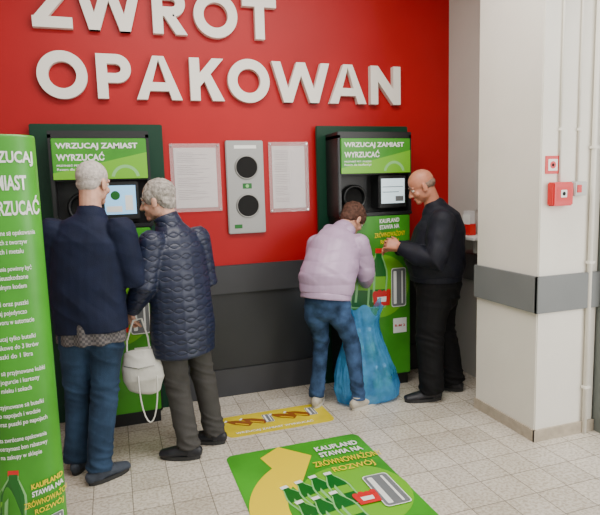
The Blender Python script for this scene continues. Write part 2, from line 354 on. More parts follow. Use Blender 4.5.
# ------------------------------------------------------------ machines
def machine(cx,label,screenm,so,sx0,sx1):
    E=empty('bottle_return_machine',(cx,0,0),label,'reverse vending machine','bottle return machines')
    box('surround',sx0,sx1,-.06,-.032,0,2.09,'dgreen',E,bev=.006)
    bm=bmesh.new()
    bm_box(bm,-.31,-.285,-.31,-.06,1.40,2.0,.004);bm_box(bm,.285,.31,-.31,-.06,1.40,2.0,.004)
    bm_box(bm,-.31,.31,-.31,-.06,1.97,2.02,.004);bm_box(bm,-.30,.30,-.16,-.06,1.38,1.99)
    bm_box(bm,-.30,.30,-.30,-.16,1.70,1.97,.003)
    bm_box(bm,-.31,.31,-.32,-.06,1.385,1.41,.004)
    mesh_obj('housing',tomesh(bm),'black',E)
    hp=box('header_panel',-.29,.29,-.325,-.302,1.71,1.97,'green',E,bev=.004)
    FH=lambda u,v,d:V((u,-.3252-d,v))
    polys('light_print',[[(-.29,1.71),(.29,1.71),(.29,1.88),(-.29,1.75)]],FH,'green2',hp,.0006)
    polys('arc_print',arcband(.15,1.71,.07,.09,10,170,16),FH,'lgreen',hp,.0009)
    ptext('lettering','WRZUCAJ ZAMIAST',-.265,1.895,.50,.046,FH,'white',hp,.03)
    ptext('lettering','WYRZUCAĆ',-.265,1.828,.29,.056,FH,'white',hp,.03)
    ptext('lettering','PRZYNIEŚ PET I PUSZKI',-.265,1.792,.22,.016,FH,'white',hp,.02)
    ptext('lettering','Razem dla kaufland.pl',-.265,1.762,.22,.020,FH,'white',hp,.01)
    R=28;bm=bmesh.new()
    prof=[(.075,-.16),(.102,-.16),(.102,-.20),(.096,-.215),(.085,-.215),(.078,-.205),(.075,-.17)]
    rings=[[bm.verts.new((-.13+r*math.cos(2*math.pi*i/R),y,1.525+r*math.sin(2*math.pi*i/R))) for r,y in prof] for i in range(R)]
    for i in range(R):
        for j in range(len(prof)):
            a=rings[i];b=rings[(i+1)%R];k=(j+1)%len(prof);bm.faces.new((a[j],a[k],b[k],b[j]))
    mesh_obj('intake_ring',tomesh(bm),'black',E,smooth=True)
    bm=bmesh.new();r=bmesh.ops.create_cone(bm,cap_ends=True,segments=28,radius1=.078,radius2=.078,depth=.02,matrix=Matrix.Translation((-.13,-.165,1.525))@Matrix.Rotation(math.pi/2,4,'X'))
    mesh_obj('intake_opening',tomesh(bm),'hole',E)
    s=box('touch_screen',.03+so,.27+so,-.30,-.155,1.44,1.69,'black',E,bev=.006)
    box('display',.05+so,.25+so,-.305,-.299,1.475,1.665,screenm,s)
    FS=lambda u,v,d:V((u+so,-.3052-d,v))
    if screenm=='screen':
        polys('screen_bar_print',[[(.06,1.49),(.16,1.49),(.16,1.53),(.06,1.53)]],FS,'white',s)
        polys('screen_bar_print',[[(.18,1.50),(.23,1.50),(.23,1.60),(.18,1.60)]],FS,'white',s)
        polys('screen_ball_print',[circ(.12,1.60,.03)],FS,'bgreen',s)
    else:
        for q in ((.06,.24,1.60,1.605),(.06,.2,1.56,1.565),(.17,.24,1.49,1.53)):
            polys('screen_bar_print',[[(q[0],q[2]),(q[1],q[2]),(q[1],q[3]),(q[0],q[3])]],FS,'grey',s)
    cab=box('cabinet',-.295,.295,-.31,-.06,.08,1.385,'black',E,bev=.006)
    door=box('door',-.285,.285,-.325,-.308,.10,1.38,'green',E,bev=.006)
    box('plinth',-.28,.28,-.29,-.06,0,.08,'black',E)
    box('handle',-.265,-.25,-.345,-.322,.55,.75,'black',door,bev=.003)
    FD=lambda u,v,d:V((u,-.3255-d,v))
    polys('light_print',[circ(.02,.83,.25,36)],FD,'green2',door,.0004)
    slogan(FD,door,.02,1.165,.034,.002,.04)
    pbottle(FD,door,-.14,.90,.44,.12,1.1,.001,'redp')
    pbottle(FD,door,.0,.90,.46,.05,1.1,.0026,'redp')
    pcan(FD,door,.12,.66,.12,.30,.0042)
    ptub(FD,door,.03,.77,.16,.0056)
    polys('notice_print',[[(.13,.44),(.25,.44),(.25,.56),(.13,.56)]],FD,'white',door,.002)
    ptext('lettering','R-M 2',.145,.49,.09,.02,FD,'redp',door,.03,d=.003)
    return E
machine(-.05,'dark green bottle return machine with blue lit screen','screen',-.045,-.44,.425)
machine(1.93,'dark green bottle return machine with printed door and pale screen','screenw',0,-.385,.42)
# ------------------------------------------------------------ wall fittings
def poster(x0,x1,z0,z1,label):
    E=empty('wall_notice',((x0+x1)/2,-.002,z0),label,'poster','acrylic framed notices')
    w=(x1-x0)/2;h=z1-z0
    p=box('paper',-w+.03,w-.03,-.006,-.002,.03,h-.03,'paper',E)
    F=lambda u,v,d:V((u,-.0062-d,v))
    L=[];k=0;z=h-.07
    while z>.07:
        ww=(.9 if k%4 else .6)*(w-.05)
        if k%7!=6: L.append([(-w+.05,z),(-w+.05+2*ww*(.75+.25*math.sin(k*2.3)),z),(-w+.05+2*ww*(.75+.25*math.sin(k*2.3)),z+.0035),(-w+.05,z+.0035)])
        z-=.013;k+=1
    o=polys('text_lines',L,F,'ink',p);o['kind']='stuff'
    box('acrylic_cover',-w,w,-.016,-.010,0,h,'acryl',E,bev=.002)
    for sx in (-1,1):
        for zz in (.015,h-.015):
            bm=bmesh.new();bmesh.ops.create_cone(bm,cap_ends=True,segments=12,radius1=.008,radius2=.006,depth=.02,matrix=Matrix.Translation((sx*(w-.015),-.010,zz))@Matrix.Rotation(math.pi/2,4,'X'))
            mesh_obj('standoff_screw',tomesh(bm),'chrome',E)
poster(.42,.79,1.46,1.96,'white printed notice behind clear acrylic on the red wall')
poster(1.165,1.49,1.43,1.97,'printed notice behind glossy acrylic beside the steel panel')
E=empty('battery_disposal_panel',(.975,-.002,1.28),'brushed steel wall panel with two round black holes','disposal panel')
box('plate',-.145,.145,-.03,0,0,.70,'steel',E,bev=.006)
for z in (.21,.50):
    bm=bmesh.new()
    bmesh.ops.create_cone(bm,cap_ends=True,segments=32,radius1=.080,radius2=.080,depth=.006,matrix=Matrix.Translation((0.01,-.033,z))@Matrix.Rotation(math.pi/2,4,'X'))
    o=mesh_obj('round_opening',tomesh(bm),'hole',E)
    bm=bmesh.new()
    R=32;prof=[(.080,-.03),(.090,-.03),(.088,-.042),(.082,-.042)]
    rings=[[bm.verts.new((.01+r*math.cos(2*math.pi*i/R),y,z+r*math.sin(2*math.pi*i/R))) for r,y in prof] for i in range(R)]
    for i in range(R):
        for j in range(4):
            a=rings[i];b=rings[(i+1)%R];k=(j+1)%4;bm.faces.new((a[j],a[k],b[k],b[j]))
    mesh_obj('opening_rim',tomesh(bm),'steel',E,smooth=True)
FP=lambda u,v,d:V((u,-.0302-d,v))
polys('sticker',[[(-.025,.34),(.045,.34),(.045,.38),(-.025,.38)]],FP,'bgreen',E,.001)
polys('sticker_symbol',[circ(.01,.36,.013)],FP,'lgreen',E,.002)
polys('plate_label',[[(-.08,.64),(.09,.64),(.09,.665),(-.08,.665)]],FP,'white',E,.001)
polys('plate_label',[[(-.1,.04),(-.04,.04),(-.04,.07),(-.1,.07)]],FP,'bgreen',E,.001)
E=empty('fire_alarm_sign',(2.482,-1.526,1.655),'small red and white square fire alarm sign on the pillar','sign')
box('plate',-.052,.052,-.005,0,0,.105,'alarm',E)
FA=lambda u,v,d:V((u,-.0052-d,v))
polys('symbol_print',[rrect(-.034,.034,.018,.086,.004)],FA,'white',E,.0008)
polys('symbol_dot_print',[circ(0,.052,.022)],FA,'alarm',E,.0016)
polys('symbol_centre_print',[circ(0,.052,.009)],FA,'hole',E,.0022)
E=empty('fire_alarm_call_point',(2.522,-1.526,1.465),'red manual fire alarm call point on the cream pillar','fire alarm')
box('housing',-.075,.075,-.055,0,0,.14,'alarm',E,bev=.008)
FA2=lambda u,v,d:V((u,-.0552-d,v))
polys('face_print',[rrect(-.05,.05,.03,.11,.006)],FA2,'redp',E,.0008)
polys('glass_print',[rrect(-.022,.022,.05,.094,.004)],FA2,'white',E,.0016)
polys('button_print',[circ(0,.072,.012)],FA2,'hole',E,.0024)
E=empty('key_box',(2.665,-1.526,1.52),'small light grey control box with red face on the pillar','switch box')
box('housing',-.047,.047,-.04,0,0,.085,'lightgrey',E,bev=.005)
box('face',-.03,.0,-.045,-.039,.02,.065,'alarm',E)
def pipe(name,x,y,z0,z1,r,label):
    bm=bmesh.new();tube(bm,[(0,0,0),(0,0,z1-z0)],[r,r],n=12,round0=False,round1=False)
    E=mesh_obj(name,tomesh(bm),'cream',None,(x,y,z0),smooth=True);tag(E,label,'conduit')
    for z in (.3,1.1,1.8):
        if z<z1-z0: box('clip',-r-.006,r+.006,-r-.004,r,z,z+.015,'cream',E)
pipe('cable_conduit',2.53,-1.535,1.606,3.59,.007,'thin white cable conduit rising from the alarm box')
pipe('cable_conduit',2.665,-1.535,1.606,3.59,.007,'thin white cable conduit above the small grey box')
pipe('water_pipe',2.775,-1.545,.0,3.59,.015,'painted vertical pipe on the front of the pillar')
E=empty('wall_shelf',(2.755,-.50,1.08),'white wall shelf on the recessed side wall','shelf')
box('board',-.20,0.02,-.18,.18,.10,.125,'white',E,bev=.004)
box('bracket',-.15,0.02,-.12,-.10,.0,.10,'lightgrey',E);box('bracket',-.15,0.02,.10,.12,.0,.10,'lightgrey',E)
E=empty('leaflet_holder',(2.66,-.47,1.206),'red leaflet dispenser with papers standing on the shelf','leaflet holder')
box('holder',-.03,.03,-.05,.05,0,.09,'alarm',E,bev=.004);box('leaflet',-.02,.02,-.045,.045,.006,.19,'paper',E)
box('leaflet',-.028,-.023,-.045,.045,.02,.16,'white',E)
E=empty('wall_notice',(2.778,-.55,1.40),'grey information board on the recessed side wall','poster')
box('board',-.012,0,-.25,.15,0,.38,'lightgrey',E);box('paper',-.016,-.012,-.2,.10,.03,.35,'paper',E)
# ------------------------------------------------------------ floor decals
def decal(name,x0,x1,y0,y1,m,label):
    E=empty(name,((x0+x1)/2,(y0+y1)/2,0),label,'floor sticker')
    w=(x1-x0)/2;h=(y1-y0)/2
    F=lambda u,v,d:V((u,v,.0015+d))
    bm=bmesh.new();p=rrect(-w,w,-h,h,.05);a=[bm.verts.new((x,y,.0)) for x,y in p];b=[bm.verts.new((x,y,.0018)) for x,y in p]
    bm.faces.new(a[::-1]);bm.faces.new(b)
    for i in range(len(p)):bm.faces.new((a[i],a[(i+1)%len(p)],b[(i+1)%len(p)],b[i]))
    mesh_obj('sheet',tomesh(bm),m,E);return E,F
E,F=decal('floor_decal',.55,1.42,-2.2,-1.0,'green','green floor sticker with yellow arrow and printed bottles')
polys('light_print',[circ(.14,-.06,.30,36)],F,'green2',E,.0016)
polys('arrow_print',arcband(.16,-.12,.40,.60,125,212),F,'yellow',E,.0008)
polys('arrow_head_print',[[(-.14,.06),(-.24,.50),(-.10,.60),(.06,.42)]],F,'yellow',E,.0011)
slogan(F,E,.10,.18,.056,.009,.0)
for i,(x,y,a) in enumerate([(-.16,-.02,-.28),(-.08,.0,-.22),(.0,.02,-.15),(.08,.02,-.08),(-.13,-.19,-.28),(-.05,-.19,-.2),(.04,-.18,-.12)]):
    pbottle(F,E,x,y,.34,a,1.1,.0021+.001*i,'white')
pcan(F,E,.23,-.24,.14,.30,.0085);ptub(F,E,.17,-.10,.14,.0098)
E,F=decal('floor_decal',.62,1.38,-.76,-.42,'ydecal','yellow floor sticker with brown bottles and cans')
for i in range(6):
    x=-.27+.108*i
    if i%3!=2: pbottle(F,E,x,.045,.20,-1.0,1.25,.001+.0001*i,'white','brown',None,None)
    else: pcan(F,E,x-.03,-.02,.06,.13,.001+.0001*i)
ptext('lettering','WRZUCAJ ZAMIAST WYRZUCAĆ',-.32,-.14,.55,.045,F,'white',E,.02,d=.002)
# ------------------------------------------------------------ totem
TX,TY=-.422,-1.617
n_=V((.415,-2.587)).normalized()
E=empty('advertising_totem',(TX,TY,0),'tall green rounded cardboard advertising stand with white text','advertising stand')
ra,rb,TH=.135,.11,1.86
ux=V((-n_.y,n_.x,0));un=V((n_.x,n_.y,0))
def FT(u,v,d):
    x=max(-.985*ra,min(.985*ra,u))
    return ux*x*(1+d/ra)+un*((rb)*(1-abs(x/ra)**2.6)**(1/2.6)+d)+V((0,0,v))
def sgp(c,p): return math.copysign(abs(c)**p,c)
bm=bmesh.new();n=64
zz=[0,.02,.6,1.2,1.85,1.86];rr=[.99,1,1,1,1,.985];rings=[];ex=2/2.6
for z,s in zip(zz,rr): rings.append([bm.verts.new(ux*(ra*s*sgp(math.sin(2*math.pi*i/n),ex))+un*(rb*s*sgp(math.cos(2*math.pi*i/n),ex))+V((0,0,z))) for i in range(n)])
for A,B in zip(rings,rings[1:]):
    for i in range(n):bm.faces.new((A[i],A[(i+1)%n],B[(i+1)%n],B[i]))
bm.faces.new(rings[0][::-1]);bm.faces.new(rings[-1])
tb=mesh_obj('column',tomesh(bm),'green',E,smooth=False)
for p in tb.data.polygons: p.use_smooth=len(p.vertices)==4
ptext('lettering','WRZUCAJ',-.080,1.735,.195,.060,FT,'white',E,.028,d=.002)
ptext('lettering','ZAMIAST',-.080,1.64,.165,.060,FT,'white',E,.028,d=.002)
ptext('lettering','WYRZUCAĆ',-.088,1.54,.213,.078,FT,'white',E,.028,d=.002)
paras=[["Przyjmowane są opakowania","po napojach z tworzyw","sztucznych i metalu"],["Opakowania powinny być","puste, nieuszkodzone","i z czytelnym kodem"],["Butelki oraz puszki","wrzucaj pojedynczo","do otworu w automacie"],["Wrzucaj tylko butelki","plastikowe do 3 litrów","i puszki do 1 litra"],["Nie są przyjmowane kubki","po jogurcie i kartony","po mleku i sokach"],["Przyjmowane są butelki","po napojach i wodzie","oraz puszki po napojach"],["za zwrócone opakowania","otrzymasz bon rabatowy","na zakupy w sklepie"]]
z=1.46
for pa in paras:
    for ln in pa:
        dsc=any(c in ln for c in 'pyjgą,')
        ptext('lettering',ln,-.100,z-(.005 if dsc else 0),.0080*len(ln),.026 if dsc else .021,FT,'white',E,.012,d=.002);z-=.037
    z-=.032
pbottle(FT,E,-.075,.33,.30,.1,1.1,.002,'redp')
pcan(FT,E,.06,.10,.05,.14,.005)
slogan(FT,E,.0,.27,.024,.008,.12,'yellow')
# ------------------------------------------------------------ people
def person(sp):
    bx,by=sp['base'];F2=V((sp['F'][0],sp['F'][1],0)).normalized();R2=V((F2.y,-F2.x,0));UP=V((0,0,1))
    P=empty('person',(bx,by,0),sp['label'],'person')
    def L(p): return R2*p[0]+F2*p[1]+UP*p[2]
    def D(p): return L(p).normalized()
    skin=sp['skin']
    hc=L(sp['head']);hf=D(sp['hdir']);hr=hf.cross(UP).normalized();hu=hr.cross(hf);ax=(hr,hf,hu)
    def H(x,y,z): return hc+hr*x+hf*y+hu*z
    bm=bmesh.new()
    ell(bm,H(0,-.012,.035),(.076,.096,.086),ax,24)
    ell(bm,H(0,.022,-.03),(.060,.066,.082),ax,20)
    ell(bm,H(0,.066,-.095),(.026,.022,.02),ax)
    for s in (-1,1):
        ell(bm,H(s*.045,.0,-.06),(.02,.045,.035),ax)
        ell(bm,H(s*.03,.072,.018),(.024,.014,.008),ax)
        ell(bm,H(s*.038,.058,-.035),(.024,.022,.022),ax)
        ell(bm,H(s*.080,-.008,-.012),(.007,.019,.033),ax);ell(bm,H(s*.076,.004,-.03),(.008,.010,.014),ax)
        ell(bm,H(s*.011,.094,-.038),(.009,.011,.008),ax,10)
    tube(bm,[H(0,.078,.012),H(0,.094,-.012),H(0,.108,-.034)],[(.008,.01),(.010,.012),(.012,.012)],hr,12)
    ell(bm,H(0,.083,-.066),(.024,.010,.0065),ax,12);ell(bm,H(0,.081,-.078),(.021,.010,.0065),ax,12)
    nb=L(sp['neck'])
    tube(bm,[nb-UP*.05,nb.lerp(H(0,-.03,-.05),.5),H(0,-.025,-.04)],[.068,.058,.060],hr,16)
    T=sp['torso']
    tp=[L(t[:3]) for t in T]
    hipc=(L(sp['leg_l'][0])+L(sp['leg_r'][0]))/2+UP*.03
    bt=[(hipc,.125,.09)]+[(p,t[3]*.74,t[4]*.7) for p,t in zip(tp,T) if p.z>hipc.z+.1]
    tube(bm,[q[0] for q in bt],[(q[1],q[2]) for q in bt],R2,20,round0=False)
    for s in ('l','r'):
        sh,el,wr=[L(q) for q in sp['arm_'+s]]
        tube(bm,[sh,sh.lerp(el,.5),el,el.lerp(wr,.35),wr],[.05,.046,.038,.038,.027],UP+F2*.3,14)
        hd=D(sp['hand_'+s][0]);pn=D(sp['hand_'+s][1]);pn=(pn-hd*pn.dot(hd)).normalized();sd=hd.cross(pn)
        curl=sp['hand_'+s][2];tsg=sp['hand_'+s][3]
        tube(bm,[wr-hd*.01,wr+hd*.03,wr+hd*.07,wr+hd*.088],[(.028,.019),(.036,.016),(.041,.014),(.038,.011)],sd,16)
        for i,ln in enumerate((.88,1,.93,.74)):
            o=(i-1.5)*.0225;rt=wr+hd*(.082-abs(i-1.2)*.003)+sd*o*tsg
            d=(hd+sd*tsg*(i-1.5)*.09).normalized();pts=[rt];a=0
            for k,sl in enumerate((.042,.027,.021)):
                a+=curl*(.6,.9,.6)[k];dd=d*math.cos(a)+pn*math.sin(a);pts.append(pts[-1]+dd*sl*ln)
            tube(bm,pts,[.0095,.0088,.0080,.0068],sd,10)
        t0=wr+hd*.028-sd*tsg*.028;td=(hd*.75-sd*tsg*.6+pn*.3).normalized();td2=(td+pn*curl*.5+sd*tsg*.15).normalized()
        tube(bm,[t0,t0+td*.038,t0+td*.038+td2*.028,t0+td*.038+td2*.05],[.014,.0115,.0095,.008],pn,10)
    for s in ('l','r'):
        hp,kn,an=[L(q) for q in sp['leg_'+s]]
        tube(bm,[hp,hp.lerp(kn,.5),kn,kn.lerp(an,.35),an-UP*.03],[.07,.055,.04,.04,.028],R2,14)
        fd=D((*sp['toe_'+s],0));a0=V((an.x,an.y,.05))
        tube(bm,[a0-fd*.03,a0+fd*.08-UP*.01,a0+fd*.14-UP*.018],[(.028,.03),(.032,.024),(.028,.016)],fd.cross(UP),12)
    me=remesh(bm,.0045,3)
    body=mesh_obj('body',me,skin,P,smooth=True)
    for s in (-1,1):
        bm=bmesh.new();ell(bm,(0,0,0),(.0125,.0125,.0125),None,14);e=mesh_obj('eye',tomesh(bm),'eyew',body,H(s*.03,.0735,.0),smooth=True)
        bm=bmesh.new();ell(bm,hf*.0095,(.006,.005,.006),None,10);mesh_obj('iris',tomesh(bm),'hole',e,smooth=True)
        bm=bmesh.new();tube(bm,[H(s*.048,.074,.024),H(s*.03,.086,.028),H(s*.014,.087,.024)],[.003,.005,.004],hu,8);mesh_obj('eyebrow',tomesh(bm),sp['hairm'],body,smooth=True)
    bm=bmesh.new()
    for c,r in sp['hair']: ell(bm,H(*c),r,ax,24)
    nz=sp.get('hnoise',.003)
    mesh_obj('hair',remesh(bm,.005,2,lambda c:nz*noise.noise(c*45)+nz*.6*noise.noise(c*110)),sp['hairm'],P,smooth=True)
    bm=bmesh.new()
    w,d=sp['hipw']
    pl,pr=L(sp['leg_l'][0]),L(sp['leg_r'][0]);pc=(pl+pr)/2
    tube(bm,[pc+UP*sp.get('waist',.07),pc+UP*.02,pc-UP*.04],[(w*.93,d*.9),(w,d),(w*.9,d*.9)],R2,24)
    lr=sp['legrad'];kz=L(sp['leg_l'][1]).z
    for s in ('l','r'):
        hp,kn,an=[L(q) for q in sp['leg_'+s]]
        tube(bm,[hp+UP*.0,hp-UP*.08+(kn-hp)*.1,hp.lerp(kn,.6),kn,kn.lerp(an,.5),an-UP*.035],[(lr[0],lr[0]*1.1),(lr[0],lr[0]*1.08),lr[1],lr[2],lr[3],lr[4]],R2,20,round1=False)
    def ridge(p): return max(0,1-abs(noise.noise(p))*3.2)
    def fold(c):
        k=noise.noise(V((c.x*5,c.y*5,c.z*4)))*.009
        lo=max(0,1-abs(c.z-.12)/.13);kk=max(0,1-abs(c.z-kz)/.12);hi=max(0,1-abs(c.z-.76)/.12)
        k+=(lo*.010+kk*.007+hi*.006+.002)*ridge(V((c.x*5+c.z*3,c.y*5,c.z*15+c.x*5)))
        return k-.003
    TR=mesh_obj('trousers',remesh(bm,.007,4,fold),sp['trs'],P,smooth=True)
    if sp.get('shirt'):
        bm=bmesh.new();t=T[0];c=L(t[:3]);tube(bm,[c+UP*.1,c,c-UP*.06],[(t[3]*.93,t[4]*.93)]*2+[(t[3]*.95,t[4]*.95)],R2,28,False,False)
        mesh_obj('shirt',remesh(bm,.008,3,lambda c:.006*math.sin(math.atan2(c.y,c.x)*9)),sp['shirt'],P,smooth=True)
    bm=bmesh.new()
    tube(bm,tp,[(t[3],t[4]) for t in T],R2,28,round0=False)
    sr=sp['slv'];els=[]
    for s in ('l','r'):
        sh,el,wr=[L(q) for q in sp['arm_'+s]];els.append(el)
        tube(bm,[sh,sh.lerp(el,.45),el,el.lerp(wr,.45),wr],[sr[0],sr[1],sr[2],sr[3],sr[4]],UP+F2*.3,20,round1=False)
    cz=sp.get('collar',.055);up=(hc-nb).normalized()
    tube(bm,[nb-UP*.04,nb+up*cz*.4,nb+up*cz],[(.098,.09),(.080,.078),(.078,.076)],R2,24,round1=False)
    if sp.get('belly'):
        c,r=sp['belly'];ell(bm,L(c),r,(R2,F2,UP),24)
    fa=sp.get('fold',.010);puff=sp.get('puff',0);z0j=tp[0].z
    def jf(c):
        k=noise.noise(V((c.x*4,c.y*4,c.z*3.5)))*fa*1.5+noise.noise(c*13)*fa*.25
        e=max(0,1-min((c-q).length for q in els)/.15);wz=max(0,1-abs(c.z-z0j-.14)/.15)
        k+=fa*(.3+1.0*e+.6*wz)*ridge(V((c.x*4+c.z*3,c.y*4-c.z*2,c.z*7+c.x*4)))
        if puff:k+=puff*(abs(math.sin((c.z+.02*noise.noise(c*5))*math.pi/.085))**.5-.5)
        return k-fa*.3
    J=mesh_obj('jacket',remesh(bm,.0065,5,jf),sp['jkt'],P,smooth=True)
    if sp.get('hood'):
        bm=bmesh.new()
        for c,r in sp['hood']: ell(bm,L(c),r,(R2,F2,UP),20)
        mesh_obj('hood',remesh(bm,.007,4,lambda c:.006*noise.noise(c*16)),sp['jkt'],J,smooth=True)
    if sp.get('hemband'):
        bm=bmesh.new();t=T[0];c=tp[0];ax2=(tp[1]-tp[0]).normalized();tube(bm,[c-ax2*.035,c+ax2*.012],[(t[3]*.97,t[4]*.97)]*2,R2,32,False,False)
        mesh_obj('hem_band',remesh(bm,.007,2),sp['jkt'],J,smooth=True)
    for s in ('l','r'):
        an=L(sp['leg_'+s][2]);fd=D((*sp['toe_'+s],0));sd=fd.cross(UP);a0=V((an.x,an.y,0))
        bm=bmesh.new();k=sp.get('shoek',1)
        tube(bm,[a0-fd*.052+UP*.045,a0-fd*.02+UP*.05,a0+fd*.05*k+UP*.046,a0+fd*.11*k+UP*.038,a0+fd*.17*k+UP*.03],[(.03,.036),(.038,.042),(.042,.038),(.048,.03),(.038,.022)],sd,20)
        tube(bm,[a0+UP*.04,a0-fd*.005+UP*.10],[(.042,.045),(.043,.046)],sd,16,round1=False)
        me=remesh(bm,.005,4)
        for v in me.vertices:
            if v.co.z<.018:v.co.z=.018
        so=mesh_obj('shoe',me,sp['shoe'],P,smooth=True)
        bm=bmesh.new();out=[]
        for i in range(28):
            t=2*math.pi*i/28;x=math.cos(t);y=math.sin(t)
            wd=.042+.010*max(0,x)*(1-.5*max(0,x));out.append(a0+fd*(.06*k+x*(.125*k))+sd*y*wd*(1.05))
        lo=[bm.verts.new(p+UP*.001) for p in out];hi=[bm.verts.new(p+UP*.024) for p in out]
        bm.faces.new(lo[::-1]);bm.faces.new(hi)
        for i in range(28):bm.faces.new((lo[i],lo[(i+1)%28],hi[(i+1)%28],hi[i]))
        mesh_obj('sole',tomesh(bm),sp['sole'],so)
        for q in range(3):
            bm=bmesh.new();c=a0+fd*(.055+.022*q)*k+UP*(.083-.007*q)
            tube(bm,[c-sd*.022-UP*.004,c+UP*.003,c+sd*.022-UP*.004],[.003]*3,UP,8);mesh_obj('lace',tomesh(bm),sp['sole'],so,smooth=True)
    return P,L
P1,L1=person(dict(base=(-.16,-.90),F=(.3,.954),label='tall grey-haired man in navy jacket and blue jeans',skin='skinp',
 head=(.055,.06,1.675),hdir=(.35,.9,-.12),neck=(.04,.02,1.50),
 torso=[(0.005,0,.85,.205,.15),(.0,.0,1.0,.205,.15),(.01,.0,1.2,.21,.145),(.02,.0,1.36,.20,.13),(.03,.005,1.44,.155,.10),(.04,.01,1.50,.08,.075)],
 arm_l=[(-.165,0,1.41),(-.215,.03,1.14),(-.16,.26,1.10)],arm_r=[(.205,0,1.41),(.24,.02,1.13),(.17,.26,1.12)],
 hand_l=[(.3,.9,.1),(.6,-.1,-.6),.4,1],hand_r=[(-.3,.9,.2),(-.6,-.1,-.6),.4,-1],
 leg_l=[(-.085,.0,.88),(-.115,.03,.50),(-.145,.02,.10)],leg_r=[(.085,.0,.88),(.055,-.0,.50),(.025,-.115,.10)],
 toe_l=(-.1,1),toe_r=(.7,.75),hipw=(.165,.125),legrad=[.097,.085,.077,.074,.072],trs='jeans',shirt='plaid',jkt='navy',slv=[.085,.08,.075,.068,.05],fold=.010,collar=.045,
 hair=[((0,-.016,.038),(.0785,.0965,.0865)),((0,-.05,-.01),(.066,.05,.05))],hairm='hairw',hnoise=.0015,shoe='shoeg',sole='sole'))
P2,L2=person(dict(base=(.36,-.83),F=(-.5,.866),label='older grey-haired person in quilted navy coat and grey trousers',skin='skinp',
 head=(-.05,.115,1.565),hdir=(-.55,.8,-.15),neck=(-.01,.055,1.41),
 torso=[(0.0,0,.64,.20,.165),(.0,.0,.80,.205,.165),(.0,.0,.95,.20,.155),(0,.01,1.12,.195,.145),(-.0,.02,1.27,.18,.125),(-.0,.035,1.35,.14,.10),(-.01,.05,1.41,.08,.075)],
 arm_l=[(-.16,.03,1.32),(-.24,.02,1.08),(-.25,.16,.93)],arm_r=[(.155,.02,1.32),(.20,.0,1.06),(.14,.21,1.0)],
 hand_l=[(.0,.45,-.9),(.9,0,0),1.1,-1],hand_r=[(-.5,.85,.1),(-.6,-.1,-.6),.4,-1],
 leg_l=[(-.085,.0,.84),(-.07,.0,.47),(-.06,-.08,.10)],leg_r=[(.085,.0,.84),(.13,.01,.47),(.17,-.045,.10)],
 toe_l=(-.6,.8),toe_r=(-.5,.85),hipw=(.165,.13),legrad=[.09,.080,.074,.071,.07],trs='greytrs',jkt='quilt',slv=[.085,.078,.072,.066,.055],fold=.006,
 hair=[((0,-.022,.045),(.086,.098,.086)),((0,-.058,-.015),(.072,.05,.065)),((-.045,.01,.03),(.04,.06,.055)),((.045,.01,.03),(.04,.06,.055))],hairm='hairg',hnoise=.005,shoe='shoe',sole='sole',collar=.07))
P3,L3=person(dict(base=(1.485,-.50),F=(.6,.8),label='person in lilac hooded jacket and blue jeans bending forward',skin='skin',
 head=(.085,.30,1.365),hdir=(.5,.7,-.75),neck=(.03,.19,1.28),
 torso=[(-.03,-.10,.86,.19,.16),(-.025,-.085,.95,.205,.175),(-.01,-.01,1.06,.205,.17),(.0,.065,1.17,.195,.15),(.015,.13,1.24,.155,.115),(.03,.18,1.29,.08,.08)],
 arm_l=[(-.14,.09,1.19),(-.20,.13,.98),(-.06,.32,.93)],arm_r=[(.16,.11,1.19),(.20,.19,.96),(.16,.37,.86)],
 hand_l=[(.6,.7,-.2),(.5,-.2,-.7),.6,1],hand_r=[(-.1,.6,-.7),(-.9,-.1,0),.8,-1],
 leg_l=[(-.11,-.085,.80),(-.11,.02,.47),(-.135,-.05,.10)],leg_r=[(.055,-.085,.80),(.12,.03,.48),(.18,-.03,.10)],
 toe_l=(-.1,1),toe_r=(.55,.8),hipw=(.165,.125),legrad=[.088,.074,.064,.058,.054],trs='jeans2',jkt='lilac',slv=[.085,.080,.075,.068,.045],fold=.010,puff=.004,hemband=True,
 hood=[((.01,.10,1.275),(.115,.055,.05)),((-.06,.14,1.295),(.05,.07,.045)),((.09,.14,1.295),(.05,.07,.045)),((.01,.075,1.22),(.085,.04,.05))],
 hair=[((0,-.022,.042),(.086,.099,.088)),((0,-.06,-.015),(.072,.05,.06)),((-.04,.012,.035),(.045,.062,.058)),((.04,.012,.035),(.045,.062,.058))],hairm='hairb',hnoise=.005,shoe='shoew',sole='solew'))
